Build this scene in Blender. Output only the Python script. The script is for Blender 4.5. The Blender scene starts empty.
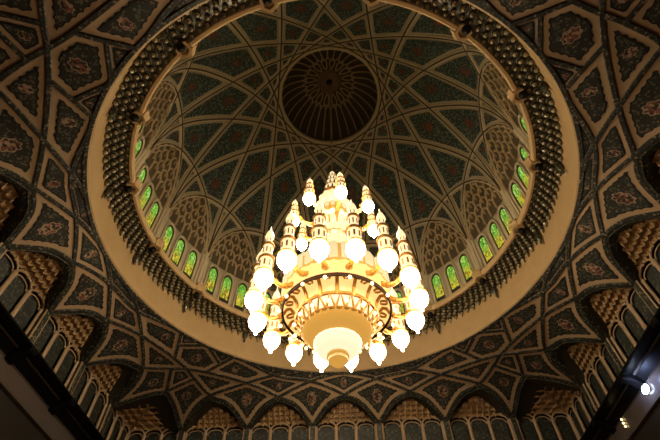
import bpy, math, random
import numpy as np
from mathutils import Matrix, Vector
random.seed(7)
PI = math.pi
SC = bpy.context.scene
COL = SC.collection
U, Z0 = 20.0, 1.6                  # one unit of the survey = 20 m, eye height 1.6 m

def W3(a):                          # survey units -> metres
    a = np.asarray(a, float)
    out = a * U
    out[..., 2] += Z0
    return out

# ------------------------------------------------------------------ materials
def nt(name):
    m = bpy.data.materials.new(name); m.use_nodes = True
    t = m.node_tree; b = t.nodes['Principled BSDF']
    return m, t, b
def N(t, typ, **kw):
    n = t.nodes.new(typ)
    for k, v in kw.items():
        if k.startswith('i_'):
            key = k[2:]
            key = int(key) if key.isdigit() else key.replace('_', ' ')
            n.inputs[key].default_value = v
        else: setattr(n, k, v)
    return n
def ramp(t, fac, stops, interp='LINEAR'):
    r = t.nodes.new('ShaderNodeValToRGB'); e = r.color_ramp.elements; r.color_ramp.interpolation = interp
    while len(e) < len(stops): e.new(0.5)
    for q, (p, c) in zip(e, stops): q.position = p; q.color = (*c, 1)
    t.links.new(fac, r.inputs[0]); return r.outputs[0]
def mix(t, fac, a, b):
    m = t.nodes.new('ShaderNodeMix'); m.data_type = 'RGBA'
    for s, v in ((0, fac), (6, a), (7, b)):
        if hasattr(v, 'is_linked') or hasattr(v, 'links'): t.links.new(v, m.inputs[s])
        else: m.inputs[s].default_value = v if s == 0 else (*v, 1)
    return m.outputs[2]
def math_(t, op, a, b=None, c=None):
    m = t.nodes.new('ShaderNodeMath'); m.operation = op
    for i, v in enumerate((a, b, c)):
        if v is None: continue
        if hasattr(v, 'links'): t.links.new(v, m.inputs[i])
        else: m.inputs[i].default_value = v
    return m.outputs[0]
def noise(t, vec, scale, detail=3.0, rough=.6):
    n = N(t, 'ShaderNodeTexNoise', i_Scale=scale, i_Detail=detail, i_Roughness=rough)
    t.links.new(vec, n.inputs['Vector']); return n.outputs['Fac']
def coords(t, out='Object'):
    return t.nodes.new('ShaderNodeTexCoord').outputs[out]

def stone(name, c1, c2, scale=1.5, rough=.55, spec=.4, fine=14.0):
    m, t, b = nt(name); co = coords(t)
    f = noise(t, co, scale, 5.0); g = noise(t, co, fine, 2.0)
    col = mix(t, f, c1, c2)
    col = mix(t, math_(t, 'MULTIPLY', g, .35), col, tuple(x * .55 for x in c1))
    t.links.new(col, b.inputs['Base Color'])
    b.inputs['Roughness'].default_value = rough; b.inputs['Specular IOR Level'].default_value = spec
    return m
M = {}
M['cream'] = stone('cream_stone', (.485, .345, .215), (.39, .265, .155))
M['band'] = stone('ring_marble', (.55, .375, .19), (.42, .275, .13), 1.1, .5, .4, 5)
M['rib'] = stone('dome_rib_stone', (.66, .55, .38), (.54, .44, .29))
M['domebase'] = stone('dome_stone', (.54, .455, .31), (.43, .355, .23))
M['groove'] = stone('groove', (.07, .045, .02), (.045, .03, .015))
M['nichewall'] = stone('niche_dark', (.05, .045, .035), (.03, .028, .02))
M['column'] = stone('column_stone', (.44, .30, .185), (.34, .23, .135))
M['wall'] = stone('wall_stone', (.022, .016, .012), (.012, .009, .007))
M['floor'] = stone('floor_carpet', (.20, .08, .05), (.12, .05, .035), .3)

def speck(name, dark, mid, hi, scale, rough=.6, t1=.32, t2=.62):
    m, t, b = nt(name); co = coords(t)
    v = N(t, 'ShaderNodeTexVoronoi', i_Scale=scale); t.links.new(co, v.inputs['Vector'])
    sep = t.nodes.new('ShaderNodeSeparateColor'); t.links.new(v.outputs['Color'], sep.inputs[0])
    base = ramp(t, sep.outputs[0], [(0, dark), (t1, mid), (t2, dark), (.84, hi), (1, mid)], 'CONSTANT')
    edge = math_(t, 'GREATER_THAN', v.outputs['Distance'], .55)
    t.links.new(mix(t, edge, base, dark), b.inputs['Base Color'])
    b.inputs['Roughness'].default_value = rough
    return m
M['darkband'] = speck('rib_dark_mosaic', (.016, .016, .012), (.07, .068, .05), (.20, .165, .11), 9.0)
M['archband'] = speck('arch_dark_mosaic', (.014, .016, .011), (.055, .058, .04), (.14, .125, .08), 9.0)
M['panelgreen'] = speck('blind_window_mosaic', (.014, .016, .012), (.042, .045, .035), (.09, .08, .055), 7.0)
M['muq'] = stone('gilded_muqarnas', (.58, .36, .16), (.20, .12, .055), 1.3, .45, .5, 6)
M['tracery'] = stone('lunette_tracery', (.60, .44, .26), (.46, .33, .19))
M['tracback'] = stone('lunette_back', (.13, .10, .055), (.08, .06, .035))
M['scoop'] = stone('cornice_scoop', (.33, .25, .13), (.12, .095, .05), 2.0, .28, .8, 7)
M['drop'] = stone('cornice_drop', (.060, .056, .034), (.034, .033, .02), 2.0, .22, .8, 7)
M['black'] = stone('black_marble', (.007, .006, .006), (.004, .004, .004), 1, .4, .12)
M['edge'] = stone('cornice_edge', (.07, .055, .04), (.05, .04, .03), 1, .35, .35)
M['fascia'] = stone('polished_fascia', (.11, .085, .075), (.075, .06, .055), .5, .2, .7, 2)
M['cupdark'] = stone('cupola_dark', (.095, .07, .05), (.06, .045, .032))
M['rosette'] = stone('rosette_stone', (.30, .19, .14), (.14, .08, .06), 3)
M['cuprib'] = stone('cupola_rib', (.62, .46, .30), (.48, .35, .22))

def carpet(name, dark, mids, red, rim, scale, lob=8):
    """mosaic field with a lobed medallion about the uv origin (uv is in units of the panel's own half width)"""
    m, t, b = nt(name); co = coords(t); uv = coords(t, 'UV')
    v = N(t, 'ShaderNodeTexVoronoi', i_Scale=scale); t.links.new(co, v.inputs['Vector'])
    sep = t.nodes.new('ShaderNodeSeparateColor'); t.links.new(v.outputs['Color'], sep.inputs[0])
    field = ramp(t, sep.outputs[0], [(0, dark), (.25, mids[0]), (.5, dark), (.62, mids[1]), (.80, mids[2]), (.9, dark)], 'CONSTANT')
    edge = math_(t, 'GREATER_THAN', v.outputs['Distance'], .52)
    field = mix(t, edge, field, dark)
    s = t.nodes.new('ShaderNodeSeparateXYZ'); t.links.new(uv, s.inputs[0])
    x, y = s.outputs[0], s.outputs[1]
    y2 = math_(t, 'MULTIPLY', y, .78)
    r = math_(t, 'SQRT', math_(t, 'ADD', math_(t, 'MULTIPLY', x, x), math_(t, 'MULTIPLY', y2, y2)))
    a = math_(t, 'ARCTAN2', x, y2)
    wob = math_(t, 'MULTIPLY', math_(t, 'COSINE', math_(t, 'MULTIPLY', a, float(lob))), .035)
    rr = math_(t, 'ADD', r, wob)
    med = ramp(t, sep.outputs[1], [(0, red), (.24, dark), (.42, rim), (.58, tuple(c * .5 for c in red)), (.76, rim), (.86, dark)], 'CONSTANT')
    inside = math_(t, 'LESS_THAN', rr, .31)
    line = math_(t, 'MULTIPLY', math_(t, 'LESS_THAN', rr, .345), math_(t, 'GREATER_THAN', rr, .30))
    halo = math_(t, 'LESS_THAN', rr, .385)
    c = mix(t, halo, field, dark)
    c = mix(t, inside, c, med)
    c = mix(t, line, c, rim)
    t.links.new(c, b.inputs['Base Color']); b.inputs['Roughness'].default_value = .6
    return m
M['carpet'] = carpet('vault_mosaic', (.016, .017, .013), ((.085, .082, .058), (.06, .075, .055), (.14, .11, .07)),
                     (.20, .075, .05), (.34, .24, .16), 8.0)
M['dcarpet'] = carpet('dome_mosaic', (.028, .040, .033), ((.135, .195, .165), (.09, .145, .125), (.21, .195, .13)),
                      (.24, .06, .03), (.10, .06, .04), 7.0)
m, t, b = nt('outline'); b.inputs['Base Color'].default_value = (.010, .009, .007, 1); b.inputs['Roughness'].default_value = .7; M['outline'] = m

def glass_lit(name):
    m, t, b = nt(name); uv = coords(t, 'UV')
    v = N(t, 'ShaderNodeTexVoronoi', i_Scale=7.0); t.links.new(uv, v.inputs['Vector'])
    sep = t.nodes.new('ShaderNodeSeparateColor'); t.links.new(v.outputs['Color'], sep.inputs[0])
    s = t.nodes.new('ShaderNodeSeparateXYZ'); t.links.new(uv, s.inputs[0])
    low = ramp(t, sep.outputs[0], [(0, (.62, .50, .03)), (.35, (.30, .45, .03)), (.6, (.80, .62, .06)), (.82, (.30, .12, .01))], 'CONSTANT')
    high = ramp(t, sep.outputs[0], [(0, (.16, .50, .04)), (.3, (.34, .62, .08)), (.6, (.10, .36, .03)), (.85, (.50, .72, .22))], 'CONSTANT')
    h = N(t, 'ShaderNodeMapRange', interpolation_type='SMOOTHSTEP'); t.links.new(s.outputs[1], h.inputs[0])
    h.inputs[1].default_value = .25; h.inputs[2].default_value = .7
    c = mix(t, h.outputs[0], low, high)
    v2 = N(t, 'ShaderNodeTexVoronoi', i_Scale=7.0, feature='DISTANCE_TO_EDGE'); t.links.new(uv, v2.inputs['Vector'])
    c = mix(t, math_(t, 'LESS_THAN', v2.outputs['Distance'], .05), c, (.03, .06, .01))
    t.links.new(c, b.inputs['Emission Color']); b.inputs['Emission Strength'].default_value = .95
    b.inputs['Base Color'].default_value = (.05, .08, .03, 1); b.inputs['Roughness'].default_value = .2
    return m
M['glass'] = glass_lit('stained_glass')

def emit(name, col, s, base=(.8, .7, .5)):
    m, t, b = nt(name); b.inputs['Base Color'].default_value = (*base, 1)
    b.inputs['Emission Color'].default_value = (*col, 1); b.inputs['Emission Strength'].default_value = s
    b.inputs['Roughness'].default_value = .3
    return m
M['globe'] = emit('globe_glass', (1, .76, .46), 34.0)
M['bulbglass'] = emit('bulb_glass', (1, .72, .34), 2.2)
M['upglobe'] = emit('upper_globe_glass', (1, .84, .58), 112.0)
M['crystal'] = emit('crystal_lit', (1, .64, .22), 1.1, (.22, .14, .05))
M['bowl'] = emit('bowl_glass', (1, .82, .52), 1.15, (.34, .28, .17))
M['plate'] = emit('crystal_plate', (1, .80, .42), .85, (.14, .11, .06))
M['glowgilt'] = emit('gilt_own_glow', (1, .50, .09), .66, (.16, .075, .012))  # gilt is no lamp; emission keeps its shaded sides from going brown
M['glowmetal'] = emit('metal_own_glow', (1, .74, .38), 1.3, (.26, .20, .11))  # metal with added emission standing in for lamplight falling on it
m, t, b = nt('gold'); b.inputs['Base Color'].default_value = (.46, .22, .035, 1); b.inputs['Metallic'].default_value = .35; b.inputs['Roughness'].default_value = .42
M['gold'] = m
m, t, b = nt('bronze'); b.inputs['Base Color'].default_value = (.016, .007, .004, 1); b.inputs['Metallic'].default_value = .2; b.inputs['Roughness'].default_value = .5; b.inputs['Specular IOR Level'].default_value = .05
M['bronze'] = m
M['glareface'] = emit('glare_face', (.62, .78, 1.0), 12.0)  # glowing face of the added glare disc
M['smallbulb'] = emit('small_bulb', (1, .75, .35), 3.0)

# ------------------------------------------------------------------ mesh builder
class MB:
    def __init__(s): s.v = []; s.f = []; s.m = []; s.uv = []; s.mats = []; s.n = 0
    def mi(s, mat):
        if mat not in s.mats: s.mats.append(mat)
        return s.mats.index(mat)
    def add(s, verts, faces, mat, uvs=None):
        """verts in metres"""
        k = s.mi(mat); o = s.n
        verts = np.asarray(verts, float).reshape(-1, 3)
        s.v.append(verts); s.n += len(verts)
        s.uv.append(np.zeros((len(verts), 2)) if uvs is None else np.asarray(uvs, float))
        for f in faces: s.f.append(tuple(i + o for i in f)); s.m.append(k)
    def grid(s, P, mat, closeu=False, closev=False, uvs=None):
        P = np.asarray(P, float); a, b_ = P.shape[:2]; F = []
        for i in range(a if closeu else a - 1):
            for j in range(b_ if closev else b_ - 1):
                i2, j2 = (i + 1) % a, (j + 1) % b_
                F.append((i * b_ + j, i2 * b_ + j, i2 * b_ + j2, i * b_ + j2))
        s.add(P.reshape(-1, 3), F, mat, None if uvs is None else np.asarray(uvs).reshape(-1, 2))
    def box(s, c, d, mat, rot=None):
        p = np.array([[x, y, z] for x in (-.5, .5) for y in (-.5, .5) for z in (-.5, .5)]) * np.array(d)
        if rot is not None: p = p @ np.array(rot).T
        s.add(p + np.array(c), [(0, 1, 3, 2), (4, 6, 7, 5), (0, 4, 5, 1), (2, 3, 7, 6), (0, 2, 6, 4), (1, 5, 7, 3)], mat)
    def lathe(s, prof, c, mat, n=20, lobes=0, amp=0.0):
        """prof: (r,z) list in metres about centre c"""
        a = np.linspace(0, 2 * PI, n, endpoint=False)
        P = []
        for r, z in prof:
            rr = r * (1 + (amp * np.cos(lobes * a) if lobes else 0))
            P.append(np.stack([c[0] + rr * np.cos(a), c[1] + rr * np.sin(a), c[2] + z + 0 * a], 1))
        s.grid(P, mat, closev=True)
    def tube(s, pts, r, mat, n=6, closed=False):
        pts = np.asarray(pts, float); k = len(pts)
        if closed: T = np.roll(pts, -1, 0) - np.roll(pts, 1, 0)
        else: T = np.gradient(pts, axis=0)
        T /= np.linalg.norm(T, axis=1)[:, None] + 1e-12
        up = np.array([0, 0, 1.0]); A = np.cross(T, up)
        bad = np.linalg.norm(A, axis=1) < .15
        A[bad] = np.cross(T[bad], np.array([1.0, .3, 0])); A /= np.linalg.norm(A, axis=1)[:, None]
        B = np.cross(T, A); R = np.broadcast_to(np.asarray(r, float), (k,))
        P = [pts + (A * math.cos(q) + B * math.sin(q)) * R[:, None] for q in np.linspace(0, 2 * PI, n, endpoint=False)]
        s.grid(np.stack(P, 1), mat, closeu=closed, closev=True)
    def build(s, name, parent=None, smooth=True):
        me = bpy.data.meshes.new(name)
        me.from_pydata(np.concatenate(s.v).tolist(), [], s.f); 
        for q in s.mats: me.materials.append(M[q])
        me.polygons.foreach_set('material_index', s.m)
        uvl = me.uv_layers.new(name='UVMap'); UVA = np.concatenate(s.uv)
        li = np.zeros(len(me.loops), int); me.loops.foreach_get('vertex_index', li)
        uvl.data.foreach_set('uv', UVA[li].ravel())
        if smooth:
            me.polygons.foreach_set('use_smooth', [True] * len(me.polygons))
            me.set_sharp_from_angle(angle=math.radians(40))
        me.update()
        o = bpy.data.objects.new(name, me); COL.objects.link(o)
        if parent: o.parent = parent
        return o
def empty(name, loc=(0, 0, 0), parent=None):
    o = bpy.data.objects.new(name, None); o.empty_display_size = .3; COL.objects.link(o); o.location = loc
    if parent: o.parent = parent
    return o
def tag(o, label=None, cat=None, group=None, kind=None):
    if label: o['label'] = label
    if cat: o['category'] = cat
    if group: o['group'] = group
    if kind: o['kind'] = kind
    return o

# ------------------------------------------------------------------ camera
f_px, tau, roll, dx, dy, yaw = 438.70, .6536, -.0215, .0114, .8235, .0389
cy, sy = math.cos(yaw), math.sin(yaw)
def rotb(v): return np.array([v[0] * cy - v[1] * sy, v[0] * sy + v[1] * cy, v[2]])
CAMP = rotb(np.array([-dx, -dy, 0.0]))
_F = np.array([0, math.sin(tau), math.cos(tau)]); _U = np.array([0, -math.cos(tau), math.sin(tau)]); _R = np.array([1.0, 0, 0])
cr, sr = math.cos(roll), math.sin(roll)
FW, RT, UP = rotb(_F), rotb(_R * cr + _U * sr), rotb(-_R * sr + _U * cr)
cd = bpy.data.cameras.new('camera'); cd.sensor_width = 36; cd.lens = f_px / 660 * 36; cd.clip_end = 500
cam = bpy.data.objects.new('camera', cd); COL.objects.link(cam)
cp = W3(CAMP)
cam.matrix_world = Matrix(((RT[0], UP[0], -FW[0], cp[0]), (RT[1], UP[1], -FW[1], cp[1]), (RT[2], UP[2], -FW[2], cp[2]), (0, 0, 0, 1)))
SC.camera = cam
def inview(p, mx=50, my=50):
    d = np.asarray(p, float) - CAMP; w = d @ FW
    if w <= .02: return False
    x, y = 330 + f_px * (d @ RT) / w, 220 - f_px * (d @ UP) / w
    return -mx < x < 660 + mx and -my < y < 440 + my

# ------------------------------------------------------------------ vault surface
RR = .689
ATH = np.radians([0, 18.82, 35.77, 45, 54.23, 71.18, 90]); ARR = np.array([.754, .790, .881, .9475, .881, .790, .754])
def vz(x, y):
    r = np.hypot(x, y); th = np.abs(np.arctan2(y, x)) % (PI / 2)
    a = np.interp(th, ATH, ARR); F_ = .845 / np.cos(np.minimum(th, PI / 2 - th))
    return np.where(r < a, 1 - .06 * np.clip((r - RR) / (a - RR), -.5, 1), .94 - .067 * (r - a) / (F_ - a))
def vault(xy, h=0.0):
    xy = np.asarray(xy, float); x, y = xy[..., 0], xy[..., 1]; e = 2e-3
    zx = (vz(x + e, y) - vz(x - e, y)) / (2 * e); zy = (vz(x, y + e) - vz(x, y - e)) / (2 * e)
    n = np.stack([zx, zy, -np.ones_like(x)], -1); n /= np.linalg.norm(n, axis=-1)[..., None]
    p = np.stack([x, y, vz(x, y)], -1)
    return p + n * h, n
# dome surface, radius -> height
DR = np.array([0, .15, .236, .299, .352, .448, .53, .575, .612, .636, .65])
DZ = np.array([2.08, 2.068, 2.04, 2.004, 1.966, 1.87, 1.76, 1.685, 1.595, 1.48, 1.34])
rs_ = np.linspace(0, .65, 400)
def pchip(x, y, q):
    h = np.diff(x); d = np.diff(y) / h; m_ = np.zeros_like(y)
    for i in range(1, len(x) - 1):
        if d[i - 1] * d[i] > 0:
            w1, w2 = 2 * h[i] + h[i - 1], h[i] + 2 * h[i - 1]; m_[i] = (w1 + w2) / (w1 / d[i - 1] + w2 / d[i])
    m_[0] = 0; m_[-1] = d[-1] * 1.2
    i = np.clip(np.searchsorted(x, q) - 1, 0, len(x) - 2); t_ = (q - x[i]) / h[i]
    return ((1 + 2 * t_) * (1 - t_) ** 2 * y[i] + t_ * (1 - t_) ** 2 * h[i] * m_[i] + t_ ** 2 * (3 - 2 * t_) * y[i + 1] + t_ ** 2 * (t_ - 1) * h[i] * m_[i + 1])
zs_ = pchip(DR, DZ, rs_)
ss_ = np.concatenate([[0], np.cumsum(np.hypot(np.diff(rs_), np.diff(zs_)))])
def dome_r(xy, h=0.0):
    xy = np.asarray(xy, float); r = np.hypot(xy[..., 0], xy[..., 1]); r = np.minimum(r, .65)
    th = np.arctan2(xy[..., 1], xy[..., 0]); z = np.interp(r, rs_, zs_)
    s = np.interp(r, rs_, ss_); e = .004
    r1, r0 = np.interp(s + e, ss_, rs_), np.interp(s - e, ss_, rs_); z1, z0 = np.interp(s + e, ss_, zs_), np.interp(s - e, ss_, zs_)
    dr, dz = r1 - r0, z1 - z0; l = np.hypot(dr, dz) + 1e-9; nr, nz = dz / l, -dr / l
    n = np.stack([nr * np.cos(th), nr * np.sin(th), nz], -1)
    p = np.stack([r * np.cos(th), r * np.sin(th), z], -1)
    return p + n * h, n
def warp(xy):
    xy = np.asarray(xy, float); r = np.hypot(xy[..., 0], xy[..., 1]); k = np.interp(r, rs_, ss_) / (r + 1e-9)
    return xy * k[..., None]
def unwarp(xy):
    xy = np.asarray(xy, float); s = np.hypot(xy[..., 0], xy[..., 1]); k = np.interp(s, ss_, rs_) / (s + 1e-9)
    return xy * k[..., None]
def dome_w(xy, h=0.0): return dome_r(unwarp(xy), h)

def sweep(mb, xy, surf, w, h, mat, closed=False, base=-.004):
    """a bar of half width w and height h laid along plan points on a surface"""
    p, n = surf(np.asarray(xy))
    if closed: T = np.roll(p, -1, 0) - np.roll(p, 1, 0)
    else: T = np.gradient(p, axis=0)
    T /= np.linalg.norm(T, axis=1)[:, None]; S = np.cross(T, n); S /= np.linalg.norm(S, axis=1)[:, None]
    prof = [(-w, base), (-w, h * .75), (-w * .75, h), (w * .75, h), (w, h * .75), (w, base)]
    P = np.stack([p + S * a + n * b_ for a, b_ in prof], 1)
    mb.grid(W3(P), mat, closeu=closed)

def segdist(Q, A, B):
    d = B - A; L = (d * d).sum(1) + 1e-15
    t_ = np.clip(((Q[:, None, :] - A[None]) * d[None]).sum(2) / L[None], 0, 1)
    D = np.linalg.norm(Q[:, None, :] - (A[None] + t_[..., None] * d[None]), axis=2)
    j = D.argmin(1); i = np.arange(len(Q))
    return D[i, j], j + t_[i, j]
def inside(Q, P):
    c = np.zeros(len(Q), bool); x, y = Q[:, 0], Q[:, 1]
    for (x1, y1), (x2, y2) in zip(P, np.roll(P, -1, 0)):
        if y1 == y2: continue
        k = ((y1 > y) != (y2 > y)) & (x < (x2 - x1) * (y - y1) / (y2 - y1) + x1); c ^= k
    return c
def iso(f, gx, gy):
    """fill f > 0 on a grid: vertices and faces"""
    V, F, key = [], [], {}
    nx, ny = f.shape
    def vert(k, p):
        if k not in key: key[k] = len(V); V.append(p)
        return key[k]
    for i in range(nx - 1):
        for j in range(ny - 1):
            c = [(i, j), (i + 1, j), (i + 1, j + 1), (i, j + 1)]
            v = [f[q] for q in c]
            if max(v) <= 0: continue
            face = []
            for k in range(4):
                a, b_ = c[k], c[(k + 1) % 4]; fa, fb = v[k], v[(k + 1) % 4]
                if fa > 0: face.append(vert(a, (gx[a[0]], gy[a[1]])))
                if (fa > 0) != (fb > 0):
                    t_ = fa / (fa - fb); kk = (min(a, b_), max(a, b_))
                    face.append(vert(kk, (gx[a[0]] + t_ * (gx[b_[0]] - gx[a[0]]), gy[a[1]] + t_ * (gy[b_[1]] - gy[a[1]]))))
            if len(face) > 2: F.append(face)
    return np.array(V).reshape(-1, 2), F
class Cell:
    """a closed plan outline on a surface with its distance field"""
    def __init__(s, poly, surf, res):
        s.poly = np.asarray(poly); s.surf = surf
        lo, hi = s.poly.min(0) - 1e-4, s.poly.max(0) + 1e-4
        nx, ny = [max(8, int(math.ceil((hi[i] - lo[i]) / res))) + 1 for i in (0, 1)]
        s.gx, s.gy = np.linspace(lo[0], hi[0], nx), np.linspace(lo[1], hi[1], ny)
        Q = np.stack(np.meshgrid(s.gx, s.gy, indexing='ij'), -1).reshape(-1, 2)
        p3 = surf(s.poly)[0]; q3 = surf(Q)[0]
        d, j = segdist(q3, p3, np.roll(p3, -1, 0))
        L = np.concatenate([[0], np.cumsum(np.linalg.norm(np.roll(p3, -1, 0) - p3, axis=1))])
        s.len = L[-1]
        s.arc = np.interp(j, np.arange(len(L)), L).reshape(nx, ny)
        s.d = np.where(inside(Q, s.poly), d, -d).reshape(nx, ny)
        k = np.unravel_index(s.d.argmax(), s.d.shape); s.dmax = s.d.max(); s.c = np.array([s.gx[k[0]], s.gy[k[1]]])
    def fill(s, mb, margin, h, mat, scallop=0.0, period=.02, uv=True, skirt=None):
        n = max(3, round(s.len / period))
        fld = s.d - margin - scallop * np.abs(np.sin(PI * n * s.arc / s.len))
        v, F = iso(fld, s.gx, s.gy)
        if not len(F): return False
        P = W3(s.surf(v, h)[0])
        th = math.atan2(s.c[1], s.c[0]); e1 = np.array([-math.sin(th), math.cos(th)]); e2 = np.array([math.cos(th), math.sin(th)])
        w = (v - s.c) / max(s.dmax - margin * .5, 1e-4)
        mb.add(P, F, mat, np.stack([w @ e1, w @ e2], 1))
        return True

def catmull(P, n=14):
    P = np.asarray(P, float); out = []; marks = []
    E = np.concatenate([[2 * P[0] - P[1]], P, [2 * P[-1] - P[-2]]])
    for i in range(len(P) - 1):
        p0, p1, p2, p3 = E[i:i + 4]
        a = np.linalg.norm(p1 - p0) ** .5; b_ = np.linalg.norm(p2 - p1) ** .5; c = np.linalg.norm(p3 - p2) ** .5
        m1 = (p1 - p0) / a - (p2 - p0) / (a + b_) + (p2 - p1) / b_; m2 = (p2 - p1) / b_ - (p3 - p1) / (b_ + c) + (p3 - p2) / c
        m1 *= b_; m2 *= b_
        marks.append(len(out))
        for t_ in np.linspace(0, 1, n, endpoint=False):
            out.append((2 * t_ ** 3 - 3 * t_ ** 2 + 1) * p1 + (t_ ** 3 - 2 * t_ ** 2 + t_) * m1 + (-2 * t_ ** 3 + 3 * t_ ** 2) * p2 + (t_ ** 3 - t_ ** 2) * m2)
    marks.append(len(out)); out.append(P[-1])
    return np.array(out), marks

# named points of one eighth of the vault (plan, survey units)
SP = .2574; WB = .845
pt = dict(f05=(SP / 2, WB), fm05=(-SP / 2, WB), f15=(1.5 * SP, WB), f25=(2.5 * SP, WB),
          a0=(0, .754), a1=(.2557, .748), a2=(.515, .715), C=(.672, .672),
          m=(.129, .709), V3=(.266, .668), Mm=(.372, .682), J=(.515, .608), X=(.58, .58), s=(.561, .630),
          T0=(0, .6895), T1=(.1655, .669), RU=(.402, .5605), H=(.459, .583), Hr=(.4872, .4872))
for k in list(pt): pt[k + "'"] = (pt[k][1], pt[k][0])
def legpt(foot, apex):
    (x0, y0), (x1, y1) = pt[foot], pt[apex]
    return (x0 + .5 * (x1 - x0), y1 + .30 * (y0 - y1)) if abs(y0 - WB) < 1e-6 else (x1 + .30 * (x0 - x1), y0 + .5 * (y1 - y0))
def path(names):
    P = []
    idx = []
    for i, nm in enumerate(names):
        if i and names[i - 1].startswith('f'): P.append(legpt(names[i - 1], nm))
        if i and nm.startswith('f'): P.append(legpt(nm, names[i - 1]))
        idx.append(len(P)); P.append(pt[nm])
    c, mk = catmull(P)
    return c, {nm: mk[i] for nm, i in zip(names, idx)}
PATH = dict(P=path(["f05", "a1", "Mm", "J", "X", "s'", "a2'", "f15'"]), A=path(["fm05", "a0", "m", "V3", "RU"]),
            B1=path(["f15", "a1", "m", "T0"]), B2=path(["f25", "a2", "Mm", "V3", "T1"]), C=path(["f25", "C"]), S=path(["C", "s"]),
            UJ=path(["J", "H", "RU"]), HH=path(["H", "Hr"]))
def mx(c): return c * np.array([-1, 1])
def md(c): return c[:, ::-1]
def sg(pn, a, b_, tf=None):
    c, mk = PATH[pn]; i, j = mk[a], mk[b_]
    r = c[i:j + 1] if i <= j else c[j:i + 1][::-1]
    return tf(r) if tf else r
def ringarc(a, b_, n=14):
    t0, t1 = math.atan2(a[1], a[0]), math.atan2(b_[1], b_[0])
    q = np.linspace(t0, t1, n); return np.stack([RR * np.cos(q), RR * np.sin(q)], 1)
PANELS = {
 'kite05': (8, [sg('A', 'fm05', 'a0', mx), sg('A', 'a0', 'm'), sg('B1', 'm', 'a1'), sg('P', 'a1', 'f05')]),
 'kite15': (8, [sg('B1', 'f15', 'a1'), sg('P', 'a1', 'Mm'), sg('B2', 'Mm', 'a2'), sg('P', "a2'", "f15'", md)]),
 'kite25': (8, [sg('B2', 'f25', 'a2'), sg('P', "a2'", "s'", md), sg('S', 's', 'C'), sg('C', 'C', 'f25')]),
 'dia0': (4, [sg('A', 'a0', 'm'), sg('B1', 'm', 'T0'), sg('B1', 'T0', 'm', mx), sg('A', 'm', 'a0', mx)]),
 'dia1': (8, [sg('B1', 'a1', 'm'), sg('A', 'm', 'V3'), sg('B2', 'V3', 'Mm'), sg('P', 'Mm', 'a1')]),
 'lens': (8, [sg('B1', 'm', 'T0'), ringarc(pt['T0'], pt['T1']), sg('B2', 'T1', 'V3'), sg('A', 'V3', 'm')]),
 'sliver': (8, [sg('B2', 'V3', 'T1'), ringarc(pt['T1'], pt['RU']), sg('A', 'RU', 'V3')]),
 'quad': (8, [sg('B2', 'Mm', 'V3'), sg('A', 'V3', 'RU'), sg('UJ', 'RU', 'J'), sg('P', 'J', 'Mm')]),
 'tri': (8, [sg('B2', 'a2', 'Mm'), sg('P', 'Mm', 'X'), sg('P', 'X', "a2'", md)]),
 'corner': (4, [sg('P', 'X', "s'", md), sg('S', 's', 'C'), sg('S', 'C', 's', md), sg('P', "s'", 'X')]),
 'hex': (4, [sg('P', 'X', 'J'), sg('UJ', 'J', 'H'), sg('HH', 'H', 'Hr'), sg('HH', 'Hr', 'H', md), sg('UJ', 'H', 'J', md), sg('P', 'J', 'X', md)]),
 'tip': (8, [sg('UJ', 'H', 'RU'), ringarc(pt['RU'], pt['Hr']), sg('HH', 'Hr', 'H')]),
}
def ops():
    for q in range(4):
        a = q * PI / 2; R = np.array([[math.cos(a), -math.sin(a)], [math.sin(a), math.cos(a)]])
        for mir in (False, True):
            yield mir, (lambda c, R=R, mir=mir: (mx(c) if mir else c) @ R.T)

mb = MB()                                                     # the shell of the vault
th = np.linspace(0, 2 * PI, 192, endpoint=False); P = []
for t_ in np.linspace(0, 1, 14):
    F_ = .845 / np.maximum(np.abs(np.cos(th)), np.abs(np.sin(th))); a = np.interp(th % (PI / 2), ATH, ARR)
    r = RR + (a - RR) * min(1, t_)
    xy = np.stack([r * np.cos(th), r * np.sin(th)], 1); P.append(vault(xy, -.004)[0])
mb.grid(W3(np.array(P)), 'cream', closev=True)
ceiling = tag(mb.build('ceiling'), 'dark mosaic vault of interlaced ribs around the ring of the dome', 'ceiling', kind='structure')

npan = 0
for pn, (mult, segs) in PANELS.items():
    base = np.concatenate([q[:-1] for q in segs])
    for mir, op in ops():
        if mult == 4 and mir: continue
        poly = op(base)
        c3 = vault(poly)[0]
        if not any(inview(q, 160, 160) for q in c3[::4]): continue
        cell = Cell(poly, vault, .0062)
        m1 = MB(); ok = cell.fill(m1, .002, .0006, 'cream')
        if not ok: continue
        big = cell.dmax > .04
        pan = m1.build('panel', ceiling); npan += 1
        mg = .0195 if big else min(.0175, cell.dmax * .55)
        m2 = MB()
        if cell.fill(m2, mg - .0035, .0014, 'outline', .005 if big else .0015, .0195):
            cell.fill(m2, mg + .0005, .0022, 'carpet', .005 if big else .0015, .0195)
            m2.build('inlay', pan)
# ribs of the vault
for pn in PATH:
    if pn == 'S' or pn == 'HH' or pn == 'UJ' or True:
        for mir, op in ops():
            c = op(PATH[pn][0]); c3 = vault(c)[0]
            if not any(inview(q, 160, 160) for q in c3[::3]): continue
            m1 = MB(); c = c[np.hypot(c[:, 0], c[:, 1]) > .6935]; sweep(m1, c, vault, .0056, .0048, 'darkband'); m1.build('rib', ceiling)
m1 = MB(); q = np.linspace(0, 2 * PI, 240, endpoint=False)
sweep(m1, np.stack([.6935 * np.cos(q), .6935 * np.sin(q)], 1), vault, .0056, .005, 'darkband', closed=True)
m1.build('ring_rib', ceiling)

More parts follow.
